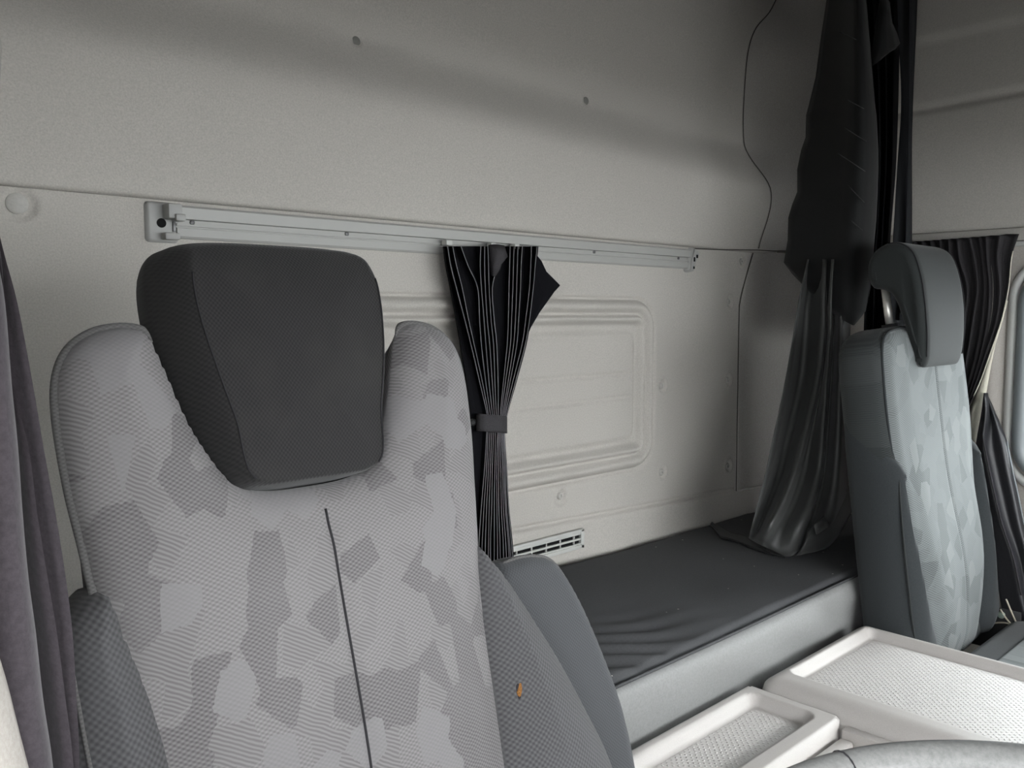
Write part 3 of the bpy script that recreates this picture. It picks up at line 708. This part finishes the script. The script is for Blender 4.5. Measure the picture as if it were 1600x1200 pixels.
for sg in (-1, 1):
    link('headrest_seam', tube('headrest_seam', catmull([(sg*.117,.012,.462),(sg*.119,-.018,.4555),(sg*.119,-.0420,.431),(sg*.119,-.0535,.38),(sg*.119,-.0565,.32),(sg*.114,-.0525,.25),(sg*.107,-.0435,.195)], 6), .0012, 6), M['seam'], phd)
    link('headrest_post', tube('headrest_post', [(sg*.085,.040,.262),(sg*.085,.042,.372)], .0095, 14), M['chrome'], phd)
    link('post_collar', tube('post_collar', [(sg*.085,.040,.262),(sg*.085,.0405,.279)], .018, 16), M['black'], phd)
link('cushion', boxes('cushion', [(-.25,-.50,.42,.25,-.01,.545)], .035, 4), M['pdark'], ps)
link('cushion_panel', boxes('cushion_panel', [(-.15,-.47,.535,.12,-.085,.550)], .008, 3), M['seat2'], ps)
link('pedestal', boxes('pedestal', [(-.2,-.40,.0,.2,.08,.42)], .015), M['black'], ps)
link('recliner_bracket', boxes('recliner_bracket', [(.262,-.03,.44,.268,.10,.552)], .003), M['black'], ps)
link('recliner_bolt', lathe('recliner_bolt', [(.009,0),(.009,.004),(.006,.007),(.0001,.0075)], 12, 'y'), M['bolt'], ps, (.2615,.014,.5355), (0,0,-pi/2))

# ------------------------------------------------------------------ curtain rail on the rear wall
rail = empty('curtain_rail', (1.28,0,1.44), label='grey slotted curtain rail screwed across the rear wall', cat='curtain rail')
RL = Vector(rail.location)
rp = [(.004,1.420),(-.010,1.420),(-.013,1.4235),(-.013,1.4365),(-.009,1.4375),(-.009,1.4395),(-.012,1.4400),(-.012,1.4432),(-.005,1.4440),(-.005,1.4502),(-.015,1.4512),(-.016,1.469),(-.012,1.4728),(.004,1.4728)]
V = [(x-RL.x, y, z-RL.z) for x in (.577, 1.988) for y, z in rp]; n_ = len(rp)
F = [(k, (k+1) % n_, n_+(k+1) % n_, n_+k) for k in range(n_)]+[tuple(range(n_)), tuple(range(n_, 2*n_))[::-1]]
link('track', sharp(fix_normals(mesh('track', V, F)), 20), M['rail'], rail)
for xx in (.605, .90, 1.60, 1.945):
    link('rail_screw', lathe('rail_screw', [(.0042,0),(.0042,.002),(.0025,.003),(.0001,.003)], 10, 'y'), M['screw'], rail, (xx-RL.x, -.0048, 1.4472-RL.z))
eb = link('end_bracket', pillow('end_bracket', rrect(.530-RL.x, 1.412-RL.z, .584-RL.x, 1.4765-RL.z, .007, 4), .009, .006, .006, .0025, smooth_n=0), M['rail_clip'], rail)
link('bracket_hook', boxes('bracket_hook', [(.556-RL.x,-.034,1.449-RL.z,.578-RL.x,-.007,1.472-RL.z),(.565-RL.x,-.040,1.445-RL.z,.581-RL.x,-.020,1.456-RL.z)], .002), M['rail_clip'], eb)
link('bracket_hook', boxes('bracket_hook', [(.553-RL.x,-.026,1.416-RL.z,.577-RL.x,-.007,1.427-RL.z)], .002), M['rail_clip'], eb)
link('bracket_hole', lathe('bracket_hole', [(.0075,0),(.0075,.0008),(.0001,.0008)], 16, 'y'), M['slot'], eb, (.5535-RL.x,-.0092,1.4425-RL.z))
link('bracket_slot', boxes('bracket_slot', [(.571-RL.x,-.0120,1.430-RL.z,.5755-RL.x,-.008,1.446-RL.z)], .0006), M['screw'], eb)
eb2 = link('end_bracket', pillow('end_bracket', [(1.975-RL.x,1.415-RL.z),(2.005-RL.x,1.412-RL.z),(2.012-RL.x,1.43-RL.z),(2.028-RL.x,1.455-RL.z),(2.024-RL.x,1.472-RL.z),(1.998-RL.x,1.477-RL.z),(1.985-RL.x,1.45-RL.z)], .017, .006, .006, .0025, smooth_n=3), M['rail_clip'], rail)
link('bracket_slot', boxes('bracket_slot', [(1.999-RL.x,-.0185,1.440-RL.z,2.006-RL.x,-.0165,1.452-RL.z),(2.011-RL.x,-.0185,1.450-RL.z,2.019-RL.x,-.0165,1.459-RL.z),(1.998-RL.x,-.0185,1.420-RL.z,2.004-RL.x,-.0165,1.427-RL.z)], .001), M['slot'], eb2)
link('end_lip', tube('end_lip', [(1.982-RL.x,-.019,1.416-RL.z),(2.000-RL.x,-.0195,1.474-RL.z)], .0025, 6), M['rail_clip'], eb2)

# ------------------------------------------------------------------ pleated curtain on the rail
def origin_curtain(c): return Vector(c.location)
cu = empty('rear_curtain', (1.27,-.04,.72), label='black pleated curtain hanging from the rear wall rail, gathered by a strap', cat='curtain')
CL = Vector(cu.location)
def rel(p, L): return (p[0]-L.x, p[1]-L.y, p[2]-L.z)
ctab = [  # py, left edge, ridges..., right edge
 (385, 694, [699,707,720,751,757,762,786,797,803,809,816,830,839], 841),
 (415, 698, [704,713,731,750,757,763,778,796,802,808,814,829,836], 838),
 (450, 705, [713,722,746,752,758,764,769,795,801,807,813,827,833], 835),
 (500, 714, [726,732,749,756,761,767,772,794,799,805,810,821,827], 829),
 (540, 721, [736,741,752,759,765,771,776,792,797,802,807,815,820], 822),
 (600, 730, [750,754,759,764,769,773,778,786,789,793,796,800,804], 806),
 (650, 736, [761,763,766,769,772,775,778,781,783,785,787,789,791], 792),
 (680, 735, [760,762,765,768,771,774,777,779,781,783,785,787,788], 789),
 (730, 733, [757,760,763,766,769,773,776,779,782,785,787,789,791], 792),
 (790, 735, [752,756,760,764,768,772,776,779,783,786,789,791,794], 795),
 (850, 740, [748,753,758,763,766,772,777,781,786,790,794,796,799], 801),
 (897, 744, [747,752,757,762,767,772,777,782,787,792,796,800,803], 805)]
def dens(tab, n=5):
    A = np.array([[r[0], r[1], *r[2], r[3]] for r in tab], float); return [tuple(q) for q in catmull(A, n)]
rows = []; ridges = None
for q in dens(ctab, 5):
    py, le, rg, re = q[0], q[1], list(q[2:-1]), q[-1]
    k = float(np.interp(py, [385, 450, 640, 690, 897], [1.0, 1.0, .55, .55, .8]))
    yr, yv = -.040-.016*k, -.040+.012*k
    row = [at_y(le-2, py, -.026), at_y(le, py, -.040)]
    rd = []
    for i, r in enumerate(rg):
        prev = le if i == 0 else rg[i-1]
        gap = r-prev
        row.append(at_y(prev+.30*gap, py, yv if gap < 16 else -.036)); row.append(at_y(prev+.75*gap, py, yv+.3*(yr-yv)))
        p = at_y(r, py, yr); row.append(p); rd.append(p)
    row.append(at_y(re, py, -.034))
    rows.append([rel(p, CL) for p in row])
    ridges = [[rel(p, CL)] for p in rd] if ridges is None else [a+[rel(p, CL)] for a, p in zip(ridges, rd)]
cl_o = link('curtain_cloth', surf('curtain_cloth', rows), M['curtain'], cu, smooth=False); solidify(cl_o, .0012)
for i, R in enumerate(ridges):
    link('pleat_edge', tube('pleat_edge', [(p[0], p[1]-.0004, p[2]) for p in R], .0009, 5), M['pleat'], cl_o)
# folded-out corner on the right and the crumpled fold at the heading
fl = [[at_y(a, b, y) for a, b, y in r] for r in (
  [(838,398,-.040),(846,408,-.046),(853,424,-.050)], [(836,425,-.046),(858,434,-.058),(875,446,-.062)],
  [(834,450,-.048),(850,460,-.060),(866,456,-.064)], [(832,470,-.048),(845,474,-.058),(856,470,-.060)],
  [(828,495,-.046),(836,493,-.052),(843,488,-.053)], [(824,525,-.044),(826,520,-.046),(829,512,-.047)])]
o = link('folded_corner', surf('folded_corner', [[rel(p, CL) for p in r] for r in fl]), M['curtain'], cu, smooth=False); solidify(o, .0015)
cr_ = [[at_y(a, b, y) for a, b, y in r] for r in (
  [(763,383,-.052),(775,382,-.060),(788,384,-.056)], [(765,392,-.056),(780,393,-.072),(793,401,-.066)],
  [(765,404,-.058),(776,408,-.074),(783,413,-.068)], [(766,415,-.058),(773,418,-.070),(781,420,-.064)],
  [(768,430,-.058),(771,432,-.064),(775,430,-.060)])]
o = link('crumpled_heading', surf('crumpled_heading', [[tuple(q) for q in catmull([rel(p, CL) for p in r], 3)] for r in cr_]), M['strap'], cu); solidify(o, .0015)
# tie strap and its button
st = []
for t in np.linspace(0, 1, 15):
    a = pi*(-.02+1.02*t); px = 768-23.5*cos(a); y = -.034-.034*sin(a)**.7 if 0 < sin(a) else -.034
    st.append((px, y))
rows = [[rel(at_y(px+(py-660)*.0, py+(px-745)*.09, y), CL) for px, y in st] for py in (646, 650, 668, 673)]
so = link('tie_strap', surf('tie_strap', rows), M['strap'], cu); solidify(so, .003)
bp = rel(at_y(739, 660, -.046), CL)
link('strap_button', lathe('strap_button', [(.0075,-.004),(.0075,.002),(.006,.0035),(.0045,.0015),(.0001,.0015)], 16, 'y'), M['black'], so, bp)
for px in (697, 766, 803):
    p = at_y(px, 379+(px-697)*.06, -.020)
    link('curtain_glider', boxes('curtain_glider', [(-.008,-.012,-.006,.008,.006,.005)], .0025), M['vent'], cu, rel(p, CL))

# ------------------------------------------------------------------ big divider curtain at the bunk end
dc = empty('bunk_divider_curtain', (2.05,-.35,.70), label='tall black divider curtain bunched at the bunk end, its hem lying on the mattress', cat='curtain')
DL = Vector(dc.location)
def sheet(name, tab, mat, parent, L, n=4, m=3, thick=.002, zmin=None, smooth=True):
    """tab rows: list of (px,py,Y)"""
    R = []
    for r in tab:
        r3 = [at_y(*p) for p in r]; R.append([tuple(q) for q in catmull(r3, m)] if m > 1 else r3)
    A = np.array(R, float)
    D = catmull(list(A.reshape(len(R), -1)), n) if n > 1 else list(A.reshape(len(R), -1))
    rows = []
    for d in D:
        r = d.reshape(-1, 3).copy()
        if zmin is not None: r[:,2] = np.maximum(r[:,2], zmin)
        rows.append([rel(p, L) for p in r])
    o = link(name, surf(name, rows), mat, parent, smooth=smooth); solidify(o, thick); return o
top = []
for py, l, r in ((-170,1318,1343),(-90,1305,1348),(0,1292,1353),(60,1283,1358),(120,1275,1363),(165,1264,1367),(180,1260,1369),(215,1259,1371),(235,1252,1372),(265,1246,1372),(300,1246,1371),(320,1238,1370),(340,1232,1369),(375,1231,1366),(410,1225,1364)):
    w = r-l
    top.append([(l,py,-.235),(l+.25*w,py,-.300),(l+.5*w,py,-.365),(l+.75*w,py,-.430),(l+.93*w,py,-.440),(r,py,-.420)])
top.append([(1237,426,-.24),(1262,432,-.300),(1295,438,-.370),(1325,444,-.430),(1350,448,-.442),(1360,450,-.420)])
top.append([(1252,442,-.26),(1272,460,-.310),(1298,474,-.370),(1322,482,-.425),(1344,486,-.438),(1352,486,-.420)])
top.append([(1268,458,-.28),(1284,476,-.325),(1303,490,-.370),(1318,500,-.410),(1332,508,-.428),(1336,506,-.420)])
up_dr = sheet('outer_drape', top, M['drape'], dc, DL, 1, 3, .002)
for (x0, y0, x1, y1) in ((1312,50,1338,62),(1322,155,1350,170),(1320,200,1355,222),(1310,240,1352,268),(1325,290,1352,318),(1330,345,1350,362)):
    pts = [at_y(x0+(x1-x0)*t, y0+(y1-y0)*t, -.4395-.002*sin(pi*t)) for t in np.linspace(0, 1, 6)]
    link('drape_crease', tube('drape_crease', [rel(p, DL) for p in pts], .0009, 5), M['drape'], up_dr)
low = []
for py, xs in ((405,[1262,1272,1290,1296,1302,1307,1318,1332]),(470,[1248,1262,1288,1292,1298,1302,1315,1330]),(520,[1240,1258,1287,1292,1297,1303,1314,1328]),(600,[1226,1250,1277,1283,1291,1298,1312,1326]),(680,[1209,1232,1258,1267,1286,1292,1310,1325]),(740,[1196,1218,1240,1254,1281,1287,1306,1325]),(790,[1183,1200,1219,1238,1266,1276,1299,1326]),(825,[1174,1186,1200,1220,1250,1263,1288,1318])):
    low.append([(x,py,y) for x, y in zip(xs, (-.315,-.285,-.365,-.335,-.395,-.335,-.405,-.350))])
low.append([(1170,840,-.235),(1175,844,-.255),(1186,850,-.300),(1208,860,-.340),(1234,872,-.372),(1248,868,-.365),(1276,856,-.375),(1308,828,-.350)])
sheet('inner_drape', low, M['drape_inner'], dc, DL, 4, 3, .002, .710)
sheet('hem_roll', [[(1112,816,-.055),(1124,824,-.085),(1142,832,-.150),(1165,838,-.20),(1190,850,-.29)],[(1110,822,-.062),(1122,836,-.11),(1142,845,-.175),(1170,852,-.235),(1200,862,-.32)],[(1115,829,-.08),(1128,845,-.16),(1150,856,-.205),(1185,865,-.29),(1226,877,-.368)]], M['drape'], dc, DL, 4, 5, .004, .710)
tabp = sheet('hem_flap', [[(1262,832,-.392),(1285,806,-.392),(1306,782,-.380),(1326,758,-.350)],[(1256,852,-.398),(1285,832,-.402),(1310,808,-.392),(1332,778,-.36)],[(1240,874,-.372),(1276,866,-.395),(1306,842,-.398),(1330,800,-.372)]], M['drape_inner'], dc, DL, 4, 5, .0025, .710)
sheet('stitched_tab', [[(1272,820,-.412),(1288,808,-.412)],[(1276,835,-.416),(1296,822,-.416)]], M['drape_inner'], dc, DL, 2, 3, .003)
bkp = []
for py, xs in ((-170,[1340,1346,1352,1360,1368,1376,1384,1392]),(0,[1348,1356,1363,1372,1380,1388,1396,1404]),(120,[1360,1366,1372,1378,1384,1390,1396,1404]),(250,[1364,1368,1374,1380,1384,1388,1394,1400]),(330,[1362,1366,1372,1376,1380,1384,1390,1394]),(420,[1354,1360,1366,1372,1376,1380,1384,1388]),(520,[1350,1358,1364,1370,1374,1378,1382,1386])):
    bkp.append([(x,py,y) for x, y in zip(xs, (-.36,-.33,-.37,-.335,-.375,-.34,-.38,-.345))])
sheet('pleated_back_drape', bkp, M['curtain'], dc, DL, 4, 1, .002, smooth=False)
sheet('folded_corner', [[(1376,-10,-.385),(1384,-6,-.40),(1390,4,-.40)],[(1368,40,-.39),(1380,42,-.41),(1394,36,-.41)],[(1363,80,-.39),(1378,78,-.412),(1406,68,-.415)],[(1362,103,-.39),(1372,97,-.405),(1386,84,-.41)]], M['drape'], dc, DL, 2, 3, .002)

# ------------------------------------------------------------------ passenger belt strap
bt = empty('seat_belt', (2.45,-.42,1.4), label='black seat belt webbing running down beside the divider curtain', cat='seat belt')
BL = Vector(bt.location)
sheet('webbing', [[(1404,-160,-.40),(1436,-160,-.425)],[(1402,0,-.40),(1432,0,-.425)],[(1408,150,-.40),(1426,150,-.425)],[(1402,260,-.40),(1421,260,-.425)],[(1394,400,-.40),(1421,400,-.425)],[(1386,520,-.41),(1412,520,-.43)]], M['belt'], bt, BL, 6, 3, .002)
sheet('webbing_edge', [[(1424,-160,-.430),(1436,-160,-.435)],[(1421,0,-.430),(1433,0,-.435)],[(1419,200,-.430),(1425,200,-.435)],[(1414,400,-.430),(1424,400,-.435)],[(1405,500,-.43),(1414,500,-.435)]], M['belt'], bt, BL, 6, 1, .002)

# ------------------------------------------------------------------ door curtain on the passenger side
pcu = empty('door_curtain', (2.50,-.52,1.0), label='black pleated curtain with cream lining gathered beside the passenger door window', cat='curtain')
PCL = Vector(pcu.location)
ptab = [(378,[1428,1441,1454,1468,1482,1496,1514,1530,1541,1562,1592]),(410,[1436,1448,1460,1472,1484,1499,1522,1535,1542,1558,1581]),(450,[1448,1458,1468,1478,1488,1511,1527,1538,1546,1562,1576]),(500,[1450,1458,1466,1476,1488,1507,1520,1535,1543,1557,1565]),(550,[1448,1456,1464,1474,1486,1502,1512,1526,1533,1541,1548]),(600,[1450,1458,1466,1474,1484,1495,1503,1513,1519,1524,1530]),(650,[1452,1458,1464,1470,1478,1486,1492,1498,1502,1505,1508]),(720,[1452,1457,1462,1467,1472,1477,1481,1485,1489,1492,1495])]
A = [tuple(q) for q in catmull(np.array([[p, *xs] for p, xs in ptab], float), 5)]
rows = []; hem = []
for q in A:
    py, xs = q[0], q[1:]; row = []
    for i, x in enumerate(xs):
        sl = (-(x-1428)*.075) if py < 400 else (-(x-1428)*.075)*max(0, (450-py)/50)
        if i:
            pxv = xs[i-1]+.35*(x-xs[i-1]); row.append(at_x(pxv, py+sl, 2.522)); row.append(at_x(xs[i-1]+.8*(x-xs[i-1]), py+sl, 2.508))
        row.append(at_x(x, py+sl, 2.490 if i < 10 else 2.500))
    rows.append([rel(p, PCL) for p in row]); hem.append(rel(row[-1], PCL))
pco_ = link('curtain_cloth', surf('curtain_cloth', rows), M['strap'], pcu); solidify(pco_, .0015)
link('cream_hem', tube('cream_hem', hem[4:-8], .0014, 6), M['cream'], pco_)
lin = [(470,1572.5,1575),(500,1564,1567),(540,1551,1555),(580,1537,1547),(620,1523,1540),(660,1506,1534),(690,1504,1527),(717,1503,1521),(740,1500,1514)]
rows = [[rel(at_x(l+(r-l)*t, py, 2.512-.006*sin(pi*t)), PCL) for t in (0,.33,.66,1)] for py, l, r in lin]
lo_ = link('cream_lining', surf('cream_lining', rows), M['cream'], pcu); solidify(lo_, .001); lo_['label'] = 'cream curtain lining'
link('curtain_track', boxes('curtain_track', [(.026,-.30,.474,.044,.16,.487)], .003), M['rail'], pcu)

# ------------------------------------------------------------------ dark cloth hanging beside the passenger seat
hc = empty('hanging_cloth', (2.49,-.60,.55), label='dark folded cloth hanging between the passenger seat and door pillar', cat='cloth')
HL = Vector(hc.location)
ht = [(614,[1538,1540,1541]),(645,[1534,1542,1555]),(690,[1526,1538,1573]),(730,[1523,1545,1581]),(775,[1530,1555,1591]),(820,[1542,1566,1600]),(870,[1552,1583,1612]),(930,[1562,1596,1624]),(990,[1572,1612,1640])]
R = []
for py, xs in ht:
    c = [at_x(xs[0],py,2.475), at_x(xs[0]+.5*(xs[1]-xs[0]),py,2.470), at_x(xs[1]-2,py,2.462), at_x(xs[1]+3,py,2.480), at_x(.6*xs[1]+.4*xs[2],py,2.492), at_x(.25*xs[1]+.75*xs[2],py,2.480), at_x(xs[2],py,2.502)]
    R.append(np.array([tuple(q) for q in catmull(c, 4)]).ravel())
rows = [[rel(p, HL) for p in d.reshape(-1,3)] for d in catmull(R, 4)]
o = link('cloth', surf('cloth', rows), M['coat'], hc); solidify(o, .003)
link('fold_seam', tube('fold_seam', [rel(at_x(x, y, 2.458), HL) for x, y in catmull([(1535,680),(1545,730),(1555,775),(1566,820),(1583,870),(1596,930)], 4)], .0022, 6), M['strap'], o)
link('shiny_edge', tube('shiny_edge', [rel(at_x(x, y, 2.497), HL) for x, y in catmull([(1573,690),(1581,730),(1591,775),(1600,820)], 4)], .0022, 6), M['rubber'], o)
for i, pts in enumerate(([(1563,952),(1575,970),(1590,984),(1604,994)], [(1572,936),(1582,960),(1592,980),(1606,992)], [(1540,977),(1560,973),(1578,975),(1588,986)])):
    p3 = [at_x(x, y, 2.372) for x, y in catmull(pts, 5)]
    o = link('cable', tube('cable', p3, .0022, 6), M['wire']); tag(o, ('thin beige cable running past the zinc bolt of the passenger seat', 'thin beige cable hanging along the edge of the dark folded cloth', 'short beige cable curling over the rear of the passenger seat cushion')[i], 'cable', 'cables beside the passenger seat')

# ------------------------------------------------------------------ driver side curtain and pillar
lc = empty('driver_side_curtain', (.15,-.75,.3), label='mauve-grey curtain hanging in long folds beside the driver seat', cat='curtain')
LL = Vector(lc.location)
ltab = [(250,[-120,-70,-32,-42,-24,-30,-28,-40]),(330,[-115,-60,-20,-30,-12,-20,-10,-22]),(400,[-112,-50,-8,-18,0,-8,7,-8]),(477,[-108,-45,5,-8,8,-2,27,8]),(600,[-100,-38,15,2,20,6,50,30]),(700,[-95,-30,25,10,44,26,67,45]),(800,[-90,-25,32,15,57,36,85,60]),(900,[-85,-18,41,22,73,50,101,75]),(990,[-80,-8,53,32,88,62,112,85]),(1090,[-70,2,64,42,101,74,118,92]),(1200,[-60,15,80,55,114,86,123,98]),(1340,[-50,25,90,65,118,92,120,96]),(1560,[-40,35,100,75,118,92,118,96])]
rows = []
A = [tuple(q) for q in catmull(np.array([[p, *xs] for p, xs in ltab], float), 4)]
for q in A:
    py, xs = q[0], q[1:]
    c = [at_y(x, py, Y) for x, Y in zip(xs, (-.87,-.905,-.900,-.81,-.845,-.77,-.785,-.755))]
    rows.append([rel(p, LL) for p in catmull(c, 3)])
o = link('curtain_cloth', surf('curtain_cloth', rows), M['mauve'], lc); solidify(o, .002)
o = link('curtain_corner', surf('curtain_corner', [[rel(at_y(a, b, y), LL) for a, b, y in r] for r in ([(-14,405,-.76),(-4,420,-.76),(0,432,-.76)],[(-16,440,-.76),(-2,450,-.77),(8,458,-.765)],[(-16,470,-.76),(0,468,-.765),(15,462,-.76)])]), M['curtain'], lc); solidify(o, .002)
pts = [at_y(x-150, y, -.95) for x, y in catmull([(-150,860),(-110,960),(-70,1060),(-40,1140),(-14,1230),(20,1340),(80,1500)], 4)]
o = link('trim_1', tube('trim_1', pts, .05, 16), M['pillar']); tag(o, kind='structure')

# ------------------------------------------------------------------ steering wheel
sw = empty('steering_wheel', (.48,-1.30,1.001), label='worn grey leather steering wheel rim near the console', cat='steering wheel')
sw.rotation_euler = (radians(-5), 0, 0)
R_ = .170
link('rim', tube('rim', [(R_*cos(a), R_*sin(a), 0) for a in np.linspace(0, 2*pi, 96, endpoint=False)], .0145, 16, True), M['wheel'], sw)
for a in (1.13, -.9, 2.6):
    link('rim_seam', tube('rim_seam', [(R_*cos(a)+.0147*cos(b)*cos(a), R_*sin(a)+.0147*cos(b)*sin(a), .0147*sin(b)) for b in np.linspace(0, 2*pi, 20, endpoint=False)], .0006, 4, True), M['seam'], sw)
link('hub', lathe('hub', [(.07,-.06),(.085,-.04),(.08,-.015),(.06,-.005),(.0001,-.002)], 28), M['black'], sw)
for a in (.15, pi-.15, -pi/2):
    link('spoke', tube('spoke', [(.06*cos(a), .06*sin(a), -.03), (.12*cos(a), .12*sin(a), -.02), (.166*cos(a), .166*sin(a), -.003)], .011, 8), M['black'], sw)
link('column', tube('column', [(0,-.0,-.05),(0,-.12,-.35),(0,-.25,-.62),(0,-.42,-.86)], .035, 12), M['black'], sw)
